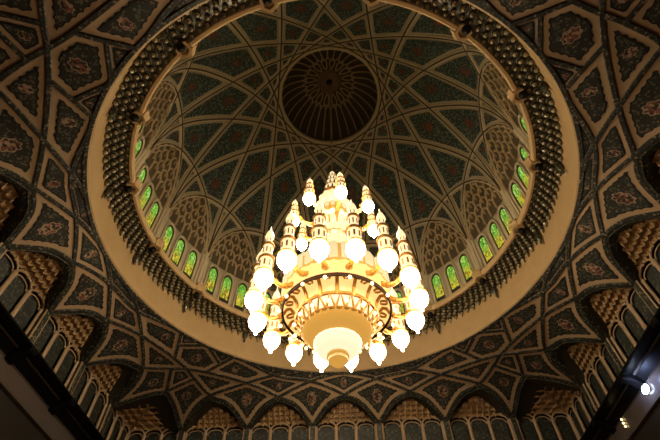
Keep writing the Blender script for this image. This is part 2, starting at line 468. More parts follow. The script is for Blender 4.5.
# ------------------------------------------------------------------ ring below the dome
def revolve(mb, prof, mat, n=240):
    q = np.linspace(0, 2 * PI, n, endpoint=False)
    mb.grid(W3(np.array([np.stack([r * np.cos(q), r * np.sin(q), z + 0 * q], 1) for r, z in prof])), mat, closev=True)
mb = MB()
revolve(mb, [(.692, 1.000), (.687, .9975), (.6835, 1.000), (.6835, 1.006), (.6855, 1.009), (.6855, 1.015), (.687, 1.018), (.687, 1.12), (.70, 1.13)], 'band')
band = tag(mb.build('trim_1'), 'plain cream marble ring band under the carved cornice of the dome', 'ring band', kind='structure')
cor = empty('muqarnas_cornice', W3([0, 0, 1.1]))
tag(cor, 'ring of carved dark honeycomb drops around the foot of the dome', 'cornice', kind='structure')
inv = W3([0, 0, 1.1])
def child(mb, name, par, off):
    mb.v = [v - off for v in mb.v]; return mb.build(name, par)
mb = MB()
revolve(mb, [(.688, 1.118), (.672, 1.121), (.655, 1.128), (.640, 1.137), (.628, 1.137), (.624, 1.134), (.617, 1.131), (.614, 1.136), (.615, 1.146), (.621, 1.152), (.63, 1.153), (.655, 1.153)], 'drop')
child(mb, 'backing', cor, inv)
mb = MB()
revolve(mb, [(.6255, 1.1335), (.6235, 1.1285), (.6165, 1.1285), (.6125, 1.134), (.6130, 1.147), (.619, 1.1535)], 'band')
child(mb, 'moulding', cor, inv)
def place(P, r, th, z):
    """local (tangent, inward, up) -> survey"""
    er = np.array([math.cos(th), math.sin(th), 0]); et = np.array([-math.sin(th), math.cos(th), 0])
    P = np.asarray(P, float)
    return er * r + np.array([0, 0, z]) + P[..., :1] * et - P[..., 1:2] * er + P[..., 2:] * np.array([0, 0, 1.0])
def drop_prof(R, Hh):
    return [(0.001, -Hh), (R * .35, -Hh * .93), (R * .5, -Hh * .8), (R * .32, -Hh * .68), (R * .7, -Hh * .5), (R, -Hh * .3), (R * .85, -Hh * .08), (R * .6, .12 * Hh)]
def add_drop(mb, r, th, z, R, Hh, mat, n=8):
    a = np.linspace(0, 2 * PI, n, endpoint=False)
    G = np.array([[(q * math.cos(x), q * math.sin(x), w) for x in a] for q, w in drop_prof(R, Hh)])
    mb.grid(W3(place(G, r, th, z)), mat, closev=True)
def add_scoop(mb, r, th, z, w, hh, dep, mat):
    """pointed spoon-shaped cell, open below, leaning towards the room"""
    G = []
    for t_ in np.linspace(0, 1, 6):                        # from crown to rim
        row = []
        hw = w / 2 * math.sin(t_ * PI / 2) ** .8
        for q in np.linspace(-1, 1, 7):
            row.append((hw * q, dep * t_ * (1 - .75 * abs(q) ** 1.6), -hh * t_ ** 1.3 * (1 + .45 * (1 - abs(q)) - .2)))
        G.append(row)
    mb.grid(W3(place(np.array(G), r, th, z)), mat)
NC = 160
CUP = [(0.001, -.50), (.16, -.48), (.24, -.40), (.15, -.32), (.42, -.22), (.78, .02), (1.0, .30), (.98, .52), (.72, .72), (.60, 1.0)]
def add_cup(mb, r, th, z, R, Hh, n=8):
    a = np.linspace(0, 2 * PI, n, endpoint=False)
    G = np.array([[(R * q * math.cos(x), R * q * 1.05 * math.sin(x), w * Hh) for x in a] for q, w in CUP])
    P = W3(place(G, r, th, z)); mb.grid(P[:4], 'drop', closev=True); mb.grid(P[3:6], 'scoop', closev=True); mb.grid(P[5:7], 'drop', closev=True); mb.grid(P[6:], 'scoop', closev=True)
for tier, (r, z, R, Hh) in enumerate([(.6805, 1.1005, .0090, .027), (.663, 1.1135, .0082, .022), (.646, 1.1235, .0078, .020), (.632, 1.1335, .0066, .014)]):
    for bay in range(16):
        mb = MB()
        for k in range(10):
            th = -PI / 2 + (bay - .5 + (k + (.5 if tier % 2 else 0)) / 10) * PI / 8
            add_cup(mb, r, th, z, R, Hh * (1.0 if tier else (1 + .12 * math.cos(k * PI))))
        child(mb, 'honeycomb', cor, inv)
for bay in range(16):                                      # hexagonal brackets between the bays
    th = -PI / 2 + (bay + .5) * PI / 8
    mb = MB(); hx = np.linspace(0, 2 * PI, 6, endpoint=False) + PI / 6
    prof = [(.0, 1.131), (.011, 1.131), (.0135, 1.124), (.0215, 1.124), (.022, 1.146), (.025, 1.149), (.025, 1.158), (.0, 1.158)]
    G = np.array([[(q * math.cos(x), q * math.sin(x), w) for x in hx] for q, w in prof])
    mb.grid(W3(place(G, .6205, th, 0)), 'band', closev=True)
    br = child(mb, 'bracket', cor, inv)
    mb = MB(); a = np.linspace(0, 2 * PI, 14, endpoint=False)
    for (rc, rad, zz, mat_) in ((.630, .0115, 1.114, 'black'),):
        G = np.array([[(rad * math.sin(p_) * math.cos(x), rad * math.sin(p_) * math.sin(x), -rad * 1.2 * math.cos(p_)) for x in a] for p_ in np.linspace(.01, PI / 2 + .5, 8)])
        mb.grid(W3(place(G, rc, th, zz + .008)), mat_, closev=True)
    child(mb, 'boss', br, inv)
    mb = MB(); add_drop(mb, .6765, th, 1.108, .0105, .046, 'drop', 10); child(mb, 'pendant_drop', cor, inv)

# ------------------------------------------------------------------ drum with windows
mb = MB()
revolve(mb, [(.652, 1.148), (.652, 1.345)], 'domebase', 192)
drum = tag(mb.build('wall_drum'), 'cream stone drum wall under the dome with arched windows', 'wall', kind='structure')
def cyl(a, z, r): return np.stack([r * np.cos(a), r * np.sin(a), z], -1)
for bay in range(16):
    for off in (0.5,):
        th = -PI / 2 + (bay + off) * PI / 8
        mb = MB(); a = np.linspace(0, 2 * PI, 12, endpoint=False)
        prof = [(.012, 1.150), (.012, 1.166), (.0085, 1.172), (.0085, 1.315), (.011, 1.322), (.013, 1.336), (.010, 1.345), (.013, 1.358)]
        G = np.array([[(q * math.cos(x), q * math.sin(x), w) for x in a] for q, w in prof])
        mb.grid(W3(place(G, .647, th, 0)), 'rib', closev=True)
        for sgn in (-1, 1):
            prof2 = [(.006, 1.150), (.0045, 1.17), (.0045, 1.30), (.006, 1.31), (.006, 1.345)]
            G = np.array([[(q * math.cos(x), q * math.sin(x), w) for x in a] for q, w in prof2])
            mb.grid(W3(place(G, .648, th + sgn * .0205, 0)), 'rib', closev=True)
        mb.build('pier', drum)
def arch_line(w, zb, zs, zt, n=9, pointed=1.0):
    """half width w: points (a,z) from lower left, over a pointed head, to lower right"""
    L = [(-w, zb)]
    for t_ in np.linspace(0, 1, n):
        L.append((-w * (1 - t_ ** 1.9 * 1.0) if pointed else -w * math.cos(t_ * PI / 2), zs + (zt - zs) * math.sin(t_ * PI / 2)))
    R_ = [(-x, z) for x, z in L[::-1]][1:]
    return np.array(L + R_)
def on_drum(L, th, r):
    a = th + L[:, 0] / .65; return cyl(a, L[:, 1], r)
bayname = {0: 'centre', }
wn = 0
def bay_words(bay, w):
    # bay 0 is nearest the camera, bay 8 straight ahead; +bays turn anticlockwise seen from above
    pos = ['left', 'middle', 'right']
    i = bay if bay <= 8 else bay - 16
    if bay == 8: place_ = 'straight behind the chandelier'
    elif 5 <= bay <= 7 or 9 <= bay <= 11:
        n_ = ['first', 'second', 'third'][abs(8 - bay) - 1]; place_ = f"in the {n_} bay {'right' if bay < 8 else 'left'} of the chandelier"
    else:
        n_ = {4: 'fourth', 12: 'fourth', 3: 'fifth', 13: 'fifth', 2: 'sixth', 14: 'sixth', 1: 'seventh', 15: 'seventh', 0: 'eighth'}[bay]
        place_ = f"in the {n_} bay {'right' if bay < 8 else 'left'} of the chandelier"
    return f"{pos[w]} one of three arched yellow-green stained glass windows {place_}"
for bay in range(16):
    for w in range(3):
        th = -PI / 2 + bay * PI / 8 + (1 - w) * math.radians(6.35)
        wn += 1
        fr = MB()
        L1 = arch_line(.0262, 1.155, 1.285, 1.335); L2 = arch_line(.0205, 1.185, 1.283, 1.322); L3 = arch_line(.0178, 1.198, 1.283, 1.316)
        fr.tube(W3(on_drum(L1, th, .647)), .075, 'rib', 8)
        fr.tube(W3(on_drum(L2, th, .6475)), .05, 'groove', 6)
        L4 = arch_line(.0235, 1.155, 1.284, 1.328)
        fr.tube(W3(on_drum(L4, th, .646)), .04, 'rib', 6)
        pl = np.array([(-.0205, 1.16), (.0205, 1.16), (.0205, 1.192), (-.0205, 1.192)])
        fr.add(W3(on_drum(pl, th, .6488)), [(0, 1, 2, 3)], 'archband')
        o = fr.build(f'window_{wn}')
        tag(o, bay_words(bay, w), 'window', 'stained glass windows around the dome', 'structure')
        pn = MB(); L = L3; n_ = len(L)
        P = W3(on_drum(L, th, .6488)); uvp = np.stack([(L[:, 0] / .04 + .5) + wn * .37, (L[:, 1] - 1.198) / .118], 1)
        pn.add(P, [tuple(range(n_))], 'glass', uvp)
        # back board giving the pane its thickness
        P2 = W3(on_drum(arch_line(.021, 1.19, 1.283, 1.323), th, .6505)); pn.add(P2, [tuple(range(len(P2)))], 'outline')
        pn.build('pane', o)

# ------------------------------------------------------------------ dome
dome = MB(); q = np.linspace(0, 2 * PI, 192, endpoint=False)
sv = np.linspace(np.interp(.236, rs_, ss_), ss_[-1], 60); rv = np.interp(sv, ss_, rs_)
P = [dome_r(np.stack([r * np.cos(q), r * np.sin(q)], 1), -.003)[0] for r in rv]
dome.grid(W3(np.array(P)), 'domebase', closev=True)
dome_o = tag(dome.build('dome'), 'large dome lined with green mosaic between interlaced stone ribs', 'dome', kind='structure')
RS = .65
def chord(i, k, n=90):
    a0 = -PI / 2 + (i + .5) * PI / 8; a1 = a0 + k * PI / 8
    p0 = RS * np.array([math.cos(a0), math.sin(a0)]); p1 = RS * np.array([math.cos(a1), math.sin(a1)])
    t_ = .5 - .5 * np.cos(np.linspace(0, PI, n)); return p0 + (p1 - p0) * t_[:, None]
for k in (2, 6):
    for i in range(16):
        m1 = MB(); c = chord(i, k)
        sweep(m1, c, dome_r, .0078, .0058, 'rib'); sweep(m1, c, dome_r, .0041, .0066, 'groove', base=.004)
        m1.build('rib', dome_o)
# cells between the ribs
def split(poly, n_, d):
    v = poly @ n_ - d; A, B = [], []
    for i in range(len(poly)):
        j = (i + 1) % len(poly); a, b_ = poly[i], poly[j]
        if v[i] >= -1e-9: A.append(a)
        if v[i] <= 1e-9: B.append(a)
        if (v[i] > 1e-9 and v[j] < -1e-9) or (v[i] < -1e-9 and v[j] > 1e-9):
            c = a + (b_ - a) * v[i] / (v[i] - v[j]); A.append(c); B.append(c)
    return [np.array(x) for x in (A, B) if len(x) > 2]
def area(p): x, y = p[:, 0], p[:, 1]; return .5 * abs(np.sum(x * np.roll(y, -1) - y * np.roll(x, -1)))
ang = np.linspace(0, 2 * PI, 256, endpoint=False) - PI / 2 + PI / 16
cells = [np.stack([RS * np.cos(ang), RS * np.sin(ang)], 1)]
for k in (2, 6):
    for i in range(16):
        a = -PI / 2 + (i + .5) * PI / 8 + k * PI / 16; n_ = np.array([math.cos(a), math.sin(a)]); d = RS * math.cos(k * PI / 16)
        cells = [y for x in cells for y in split(x, n_, d) if area(y) > 2e-5]
lun, cl = [], []
for p in cells:
    c = p.mean(0); r = np.hypot(*c)
    if np.hypot(p[:, 0], p[:, 1]).max() < .27: continue
    (lun if r > .612 and (np.hypot(p[:, 0], p[:, 1]) > .6499).sum() > 8 else cl).append(p)
def dens(p, step=.012):
    out = []
    for a, b_ in zip(p, np.roll(p, -1, 0)):
        n_ = max(1, int(np.linalg.norm(b_ - a) / step)); out.append(a + (b_ - a) * np.arange(n_)[:, None] / n_)
    return np.concatenate(out)
work = []
for p in cl:
    pw = warp(dens(p)); cell = Cell(pw, dome_w, .008)
    if cell.dmax < .0125: continue
    work.append((-area(pw), cell))
work.sort(key=lambda q: q[0])
restmb = MB()
for i, (_, cell) in enumerate(work):
    m2 = MB() if i < 96 else restmb
    big = cell.dmax > .035
    mg = .0160 if big else .0130
    a = cell.fill(m2, mg, .0015, 'dcarpet', .0045 if big else .0015, .02)
    if i < 96 and a: m2.build('panel', dome_o)
if restmb.n: tag(restmb.build('panel_remainder', dome_o), kind='stuff')
# lunettes of pierced honeycomb above the windows
k6n = []
for bay in range(16):
    th0 = -PI / 2 + bay * PI / 8
    m1 = MB(); rows = 6
    def lp(a, z, off): # a: angle offset, z height on the dome meridian
        r = np.interp(-np.asarray(z), -zs_, rs_); s = np.interp(r, rs_, ss_)
        xy = np.stack([r * np.cos(th0 + a), r * np.sin(th0 + a)], -1); return dome_r(xy, off)[0]
    def maxz(a):       # the two arches bounding the lunette
        r = RS * math.cos(PI / 8) / math.cos(min(PI / 8, PI / 16 + abs(a)))
        return float(np.interp(min(r, .65), rs_, zs_))
    # backing, darker
    av = np.linspace(-PI / 16 * .93, PI / 16 * .93, 25)
    G = [[lp(np.array(a_), np.array(1.335 + (max(1.336, maxz(a_) - .008) - 1.335) * t_), .0015) for t_ in np.linspace(0, 1, 14)] for a_ in av]
    m1.grid(W3(np.array(G)), 'tracback')
    ncol = 6
    for r_ in range(rows):
        zb = 1.338 + r_ * .046
        for k in range(-ncol, ncol + 1):
            cw = PI / 8 / ncol; ac = (k + (.5 if r_ % 2 else 0)) * cw; hw = cw / 2
            if abs(ac) + hw * .5 > PI / 16 * .96 or zb + .022 > maxz(abs(ac)) - .006: continue
            L = arch_line(hw, zb, zb + .036, zb + .076, 6)
            L = np.array([(x, min(z, maxz(ac + x) - .005)) for x, z in L if abs(ac + x) < PI / 16 * .985])
            if len(L) < 4: continue
            m1.tube(W3(np.array([lp(np.array(ac + x), np.array(z), .0055 - .003 * (z - zb) / .05) for x, z in L])), .085, 'tracery', 5)
    m1.build('lunette_tracery', dome_o)

# ------------------------------------------------------------------ cupola at the crown
cup = MB(); nf = 32; q = np.linspace(0, 2 * PI, nf * 6, endpoint=False); P = []
def cupz(r): return 2.045 + .235 * math.sqrt(max(0, 1 - (r / .236) ** 2))
for r in np.concatenate([.236 * np.cos(np.linspace(0, .95, 12)), [.10, .06, .03, .002]]):
    fl = .006 * min(1, r / .15) * np.abs(np.sin(q * nf / 2))
    P.append(np.stack([(r + fl) * np.cos(q), (r + fl) * np.sin(q), cupz(r) + 0 * q], 1))
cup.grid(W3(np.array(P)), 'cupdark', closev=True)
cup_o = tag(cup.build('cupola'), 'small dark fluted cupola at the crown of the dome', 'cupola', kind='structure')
cr_ = MB()
revolve(cr_, [(.246, 2.046), (.240, 2.030), (.232, 2.030), (.229, 2.040), (.231, 2.052)], 'rib', 128)
for i in range(48):
    a = (i + .5) * 2 * PI / 48; add_drop(cr_, .234, a, 2.036, .005, .012, 'rib', 6)
cr_.build('rim', cup_o)
for i in range(32):
    a = (i) * 2 * PI / 32; m1 = MB(); rr = .234 * np.cos(np.linspace(0.02, .92, 12)); pts = []
    for r in rr: pts.append((r * .985 * math.cos(a), r * .985 * math.sin(a), cupz(r) - .003))
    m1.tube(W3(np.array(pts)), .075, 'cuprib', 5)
    # pointed head joining the next flute
    hd = []
    for t_ in np.linspace(0, 1, 9):
        aa = a + t_ * 2 * PI / 32; r = .142 - .022 * math.sin(t_ * PI); hd.append((r * math.cos(aa), r * math.sin(aa), cupz(r) - .004))
    m1.tube(W3(np.array(hd)), .07, 'cuprib', 5)
    m1.build('flute', cup_o)
for i in range(16):
    a = (i + .5) * 2 * PI / 16; m1 = MB(); hd = []
    for t_ in np.linspace(0, 2 * PI, 16, endpoint=False):
        rr = .094 + .028 * math.cos(t_); da = .12 * math.sin(t_) * (1 + .3 * math.cos(t_))
        hd.append((rr * math.cos(a + da), rr * math.sin(a + da), cupz(rr) - .004))
    m1.tube(W3(np.array(hd)), .07, 'cuprib', 5, closed=True)
    m1.build('petal', cup_o)
m1 = MB()
m1.lathe([(.062 * U, .0), (.062 * U, -.12), (.05 * U, -.2), (.046 * U, -.14), (.03 * U, -.16), (.0, -.16)], W3([0, 0, cupz(.06) - .004]), 'rosette', 48, 16, .06)
m1.lathe([(.016 * U, -.14), (.014 * U, -.3), (.0, -.34)], W3([0, 0, cupz(.06) - .004]), 'bronze', 16)
m1.build('rosette', cup_o)

# ------------------------------------------------------------------ walls, niches, cornices
def tf(w):
    if w == 'far': return lambda P: np.stack([P[..., 0], P[..., 1], P[..., 2]], -1)
    if w == 'left': return lambda P: np.stack([-P[..., 1], P[..., 0], P[..., 2]], -1)
    if w == 'right': return lambda P: np.stack([P[..., 1], P[..., 0], P[..., 2]], -1)
    return lambda P: np.stack([P[..., 0], -P[..., 1], P[..., 2]], -1)
BK = .892                                                   # back plane of the niches
for w in ('far', 'left', 'right', 'near'):
    T = tf(w); mb = MB()
    zlo = -Z0 / U
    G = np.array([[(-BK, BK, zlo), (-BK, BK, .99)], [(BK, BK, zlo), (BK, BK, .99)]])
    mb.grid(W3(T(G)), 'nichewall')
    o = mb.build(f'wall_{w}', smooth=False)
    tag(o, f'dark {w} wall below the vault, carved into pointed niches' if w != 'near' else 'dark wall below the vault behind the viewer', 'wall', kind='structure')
mb = MB(); zlo = -Z0 / U
mb.add(W3(np.array([(-.9, -.9, zlo), (.9, -.9, zlo), (.9, .9, zlo), (-.9, .9, zlo)])), [(0, 1, 2, 3)], 'floor')
tag(mb.build('floor'), 'carpeted floor of the hall far below the dome', 'floor', kind='structure')

def arc_leg(foot, apex, n=16):
    (x0, y0), (x1, y1) = foot, apex
    return x0, y0, x1, y1
def niche_curve(k):
    """opening of niche k on a wall in plan: foot, apex, foot"""
    s = 1 if k >= 0 else -1; kk = abs(k)
    if kk == 0: L = sg('A', 'fm05', 'a0'); R = mx(L)[::-1]
    elif kk == 1: L = sg('P', 'f05', 'a1'); R = sg('B1', 'a1', 'f15')
    else: L = sg('P', "f15'", "a2'", md); R = sg('B2', 'a2', 'f25')
    c = np.concatenate([L, R[1:]])
    return c if s > 0 else mx(c)[::-1]
def arcade(mb, T, a0, a1, n, b_, zb, zs, zt):
    """n blind arches between a0 and a1 on plane b"""
    w = (a1 - a0) / n; parts = []
    for i in range(n + 1):
        a = a0 + i * w
        hw = .0072 if 0 < i < n else .006
        prof = [(hw * 1.25, zb), (hw * 1.25, zb + .006), (hw, zb + .012), (hw, zs - .008), (hw * 1.3, zs - .002), (hw * 1.05, zs + .004)]
        q = np.linspace(0, 2 * PI, 10, endpoint=False)
        G = np.array([[(a + r * math.cos(x), b_ - .004 + r * .8 * math.sin(x), z) for x in q] for r, z in prof])
        mb.grid(W3(T(G)), 'column', closev=True)
    for i in range(n):
        a = a0 + (i + .5) * w
        for hw, zz, rad, off in ((w / 2, zt, .075, .006), (w / 2 - .011, zt - .013, .042, .002)):
            L = arch_line(hw, zs - .004, zs, zz, 8)
            mb.tube(W3(T(np.stack([a + L[:, 0], b_ - off + 0 * L[:, 0], L[:, 1]], 1))), rad, 'column', 6)
def blind(parent, T, a0, a1, n, b_, zb, zs, zt):
    w = (a1 - a0) / n
    for i in range(n):
        a = a0 + (i + .5) * w; L = arch_line(w / 2 - .009, zb, zs, zt - .012, 8)
        m1 = MB()
        P = np.stack([a + L[:, 0], b_ + 0 * L[:, 0], L[:, 1]], 1); Q = P + np.array([0, .006, 0]); n_ = len(L)
        m1.add(W3(T(np.concatenate([P, Q]))), [tuple(range(n_))] + [(j, (j + 1) % n_, (j + 1) % n_ + n_, j + n_) for j in range(n_)], 'panelgreen')
        m1.build('blind_window', parent, smooth=False)
def cell_bump(mb, T, a, b_, z, w, h, d, tip=True):
    G = []
    for t_ in np.linspace(0, 1, 5):
        row = []
        for q in np.linspace(-1, 1, 6):
            hw = w / 2 * math.cos(t_ * PI / 2) ** .7
            row.append((a + hw * q, b_ - d * (1 - abs(q) ** 1.8) * (.35 + .65 * t_) , z + h * (t_ - .3 * abs(q) * (1 - t_))))
        G.append(row)
    mb.grid(W3(T(np.array(G))), 'muq')
    if not tip: return
    G = np.array([[(a + r * math.cos(x), b_ - d * .55 + r * math.sin(x), z + zz) for x in np.linspace(0, 2 * PI, 6, endpoint=False)] for r, zz in ((.001, -.012), (.003, -.006), (.0042, .0), (.002, .006))])
    mb.grid(W3(T(G)), 'muq', closev=True)
order = ['leftmost', 'second', 'middle', 'fourth', 'rightmost']
far_lab = {-2: 'first niche from the left on the straight far wall below the chandelier', -1: 'second niche from the left on the straight far wall below the chandelier',
           0: 'niche straight below the chandelier, middle of the far wall', 1: 'second niche from the right on the straight far wall below the chandelier', 2: 'first niche from the right on the straight far wall below the chandelier'}
cnt_lab = {2: 'next to the far corner', 1: 'second from the far corner', 0: 'third from the far corner', -1: 'fourth from the far corner', -2: 'fifth from the far corner'}
for w in ('far', 'left', 'right'):
    T = tf(w)
    for k in (-2, -1, 0, 1, 2):
        c = niche_curve(k); c3 = vault(c, .004)[0]; P3 = T(c3)
        if not any(inview(q, 120, 120) for q in P3): continue
        ctr = T(np.array([k * SP, WB, .80]))
        nd = empty('niche', W3(ctr)); off = W3(ctr)
        lab = far_lab[k] if w == 'far' else f"pointed honeycomb niche on the {w} side wall, {cnt_lab[k]}"
        tag(nd, lab, 'niche', 'pointed niches around the hall')
        m1 = MB()                                           # soffit, from the arch back to the wall
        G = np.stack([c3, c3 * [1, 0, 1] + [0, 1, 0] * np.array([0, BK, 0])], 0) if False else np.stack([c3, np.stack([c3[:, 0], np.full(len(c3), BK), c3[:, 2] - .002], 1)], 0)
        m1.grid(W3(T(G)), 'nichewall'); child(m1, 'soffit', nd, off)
        m1 = MB()                                           # dark mosaic arch with a pale edge
        inn = c.copy(); t_ = np.linspace(0, 1, len(c)); 
        ctrp = np.array([k * SP, .85])
        c2 = c3 + (np.array([k * SP, .862, .86]) - c3) * np.array([.085, .10, .10])
        G = np.stack([c3, c2, c2 + [0, .02, 0]], 0)
        m1.grid(W3(T(G)), 'archband'); m1.tube(W3(T(c2)), .035, 'archband', 5); child(m1, 'arch', nd, off)
        a0, a1 = (k - .5) * SP + .013, (k + .5) * SP - .013
        m1 = MB(); arcade(m1, T, a0, a1, 3, .868, .742, .865, .8915); child(m1, 'arcade', nd, off)
        w3 = (a1 - a0) / 3
        for i in range(3):
            a = a0 + (i + .5) * w3; L = arch_line(w3 / 2 - .009, .742, .865, .8795, 8); m1 = MB()
            P = np.stack([a + L[:, 0], .872 + 0 * L[:, 0], L[:, 1]], 1); Q = P + np.array([0, .006, 0]); n_ = len(L)
            m1.add(W3(T(np.concatenate([P, Q]))), [tuple(range(n_))] + [(j, (j + 1) % n_, (j + 1) % n_ + n_, j + n_) for j in range(n_)], 'panelgreen')
            child(m1, 'blind_window', nd, off)
        m1 = MB()                                           # honeycomb hood
        for tier, (b_, z, n_, wd) in enumerate([(.868, .893, 9, .21), (.850, .903, 7, .155), (.832, .912, 5, .11), (.812, .921, 3, .062)]):
            for i in range(n_):
                a = k * SP + (i - (n_ - 1) / 2) * wd / n_
                cell_bump(m1, T, a, b_, z, wd / n_ * 1.05, .012, .016)
            G = np.array([[(k * SP - wd / 2, b_, z), (k * SP + wd / 2, b_, z)], [(k * SP - wd * .5, b_ - .004, z + .011), (k * SP + wd * .5, b_ - .004, z + .011)], [(k * SP - wd * .42, b_ - .02, z + .0112), (k * SP + wd * .42, b_ - .02, z + .0112)]])
            m1.grid(W3(T(G)), 'muq')
        child(m1, 'honeycomb_hood', nd, off)
    # piers between the niches
    for k in (-2.5, -1.5, -.5, .5, 1.5, 2.5):
        if not inview(T(np.array([k * SP, WB, .86])), 150, 150): continue
        m1 = MB()
        x0 = k * SP
        G = np.array([[(x0 - .0115, BK, .742), (x0 - .0115, BK, .884)], [(x0 - .0115, WB + .004, .742), (x0 - .0115, WB + .004, .880)], [(x0 - .0085, WB, .742), (x0 - .0085, WB, .878)],
                      [(x0 + .0085, WB, .742), (x0 + .0085, WB, .878)], [(x0 + .0115, WB + .004, .742), (x0 + .0115, WB + .004, .880)], [(x0 + .0115, BK, .742), (x0 + .0115, BK, .884)]])
        m1.grid(W3(T(G)), 'archband')
        for s_ in (-1, 1): m1.tube(W3(T(np.array([(x0 + s_ * .0115, WB + .004, z) for z in (.742, .80, .882)]))), .06, 'column', 5)
        m1.build('pier', bpy.data.objects[f'wall_{w}'], smooth=False)
# niches in the two far corners
for sd in (-1, 1):
    fl = np.array([sd, 1, 1.0])
    L = sg('C', 'f25', 'C'); c = np.concatenate([L, md(L)[::-1][1:]]); c3 = vault(c, .004)[0] * fl
    ctr = np.array([.80 * sd, .80, .80]); off = W3(ctr); nd = empty('niche', off)
    tag(nd, f"wide shadowed honeycomb niche folded into the far {'left' if sd < 0 else 'right'} corner", 'niche', 'pointed niches around the hall')
    m1 = MB(); bk = c3.copy(); tt = []
    for p in c3:
        ax, ay = abs(p[0]), p[1]; e = min(BK - ax, BK - ay) if max(ax, ay) < BK else 0
        e = max(0, min(BK - ax, BK - ay)); 
        tt.append((sd * (ax + e), ay + e, p[2] - .002))
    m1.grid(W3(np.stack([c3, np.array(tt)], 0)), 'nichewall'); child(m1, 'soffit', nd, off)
    m1 = MB(); c2 = c3 + (np.array([.80 * sd, .80, .86]) - c3) * .07
    m1.grid(W3(np.stack([c3, c2], 0)), 'archband'); m1.tube(W3(c2), .035, 'archband', 5); child(m1, 'arch', nd, off)
    m1 = MB()
    T1 = lambda P: P * fl
    T2 = lambda P: np.stack([P[..., 1] * sd, P[..., 0], P[..., 2]], -1)
    for T in (T1, T2): arcade(m1, T, .657, .868, 3, .868, .742, .865, .8915)
    child(m1, 'arcade', nd, off)
    for T in (T1, T2):
        w3 = (.868 - .657) / 3
        for i in range(3):
            a = .657 + (i + .5) * w3; L = arch_line(w3 / 2 - .009, .742, .865, .8795, 8); m1 = MB()
            P = np.stack([a + L[:, 0], .872 + 0 * L[:, 0], L[:, 1]], 1); Q = P + np.array([0, .006, 0]); n_ = len(L)
            m1.add(W3(T(np.concatenate([P, Q]))), [tuple(range(n_))] + [(j, (j + 1) % n_, (j + 1) % n_ + n_, j + n_) for j in range(n_)], 'panelgreen')
            child(m1, 'blind_window', nd, off)
    m1 = MB()
    for tier, (b_, z, n_, a0) in enumerate([(.868, .893, 5, .67), (.848, .903, 4, .685), (.826, .912, 3, .70), (.80, .921, 3, .68), (.775, .929, 2, .68)]):
        for T in (T1, T2):
            for i in range(n_):
                a = a0 + (i + .5) * (b_ - a0) / n_; cell_bump(m1, T, a, b_, z, (b_ - a0) / n_ * 1.05, .012, .018, False)
            G = np.array([[(a0, b_, z), (b_, b_, z)], [(a0, b_ - .004, z + .011), (b_ - .004, b_ - .004, z + .011)], [(a0 + .02, b_ - .024, z + .0112), (b_ - .024, b_ - .024, z + .0112)]])
            m1.grid(W3(T(G)), 'muq')
    child(m1, 'honeycomb_hood', nd, off)

# polished black cornices below the niches
for w in ('far', 'left', 'right'):
    T = tf(w)
    nd = empty('polished_cornice', W3(T(np.array([0, .82, .68])))); off = W3(T(np.array([0, .82, .68])))
    tag(nd, {'far': 'black polished stone cornice along the far wall', 'left': 'black polished cornice with a brown glossy band along the left wall',
             'right': 'black polished cornice with a blue-grey glossy band along the right wall'}[w], 'cornice', kind='structure')
    def strip(prof, mat, name, e0=-.83, e1=.83):
        m1 = MB(); G = np.array([[(a * (b_ / .83), b_, z) for b_, z in prof] for a in np.linspace(e0, e1, 40)])
        m1.grid(W3(T(G)), mat); return child(m1, name, nd, off)
    strip([(BK, .748), (.83, .7455), (.8215, .7445), (.8185, .741), (.8200, .737), (.826, .735), (.857, .7385)], 'black', 'shelf')
    strip([(.857, .7385), (.8575, .7350), (.8600, .7335), (.8630, .7345)], 'edge', 'bead')
    strip([(.8630, .7345), (.8795, .7120)], 'black', 'frieze')
    strip([(.8795, .7120), (.8775, .7110), (.8770, .7090), (.8790, .7070)], 'edge', 'bead')
    strip([(.8790, .7070), (.8785, .6580)], 'fascia', 'glossy_band')
    strip([(.8785, .6580), (.8765, .6575), (.8760, .6545), (.8790, .6525), (.8860, .652)], 'edge', 'bead')
    strip([(.8860, .652), (.886, .52), (.888, .30), (.888, -.07)], 'wall', 'lower_wall')
    for k in np.arange(-2.5, 3):
        if not inview(T(np.array([k * SP, .84, .72])), 150, 150): continue
        m1 = MB(); x0 = k * SP
        prof = [(.8195, .7380), (.8200, .7300), (.8235, .7255), (.8300, .7245), (.8400, .7240), (.8520, .7180), (.8620, .7090), (.8690, .7030), (.8760, .7015), (.8800, .7045)]
        top = [(.8195, .7400)] + [(b_, .7375 if b_ < .863 else .7345 - (b_ - .863) * 1.36) for b_, _ in prof[1:]]
        G = []
        for (b_, z), (_, zt) in zip(prof, top):
            G.append([(x0 - .0150, b_, zt), (x0 - .0150, b_, z + .003), (x0 - .0110, b_, z), (x0 - .004, b_, z + .0015), (x0, b_, z + .0022), (x0 + .004, b_, z + .0015), (x0 + .0110, b_, z), (x0 + .0150, b_, z + .003), (x0 + .0150, b_, zt)])
        m1.grid(W3(T(np.array(G))), 'black')
        m1.add(W3(T(np.array(G[0]))), [tuple(range(9))], 'black'); child(m1, 'corbel', nd, off)

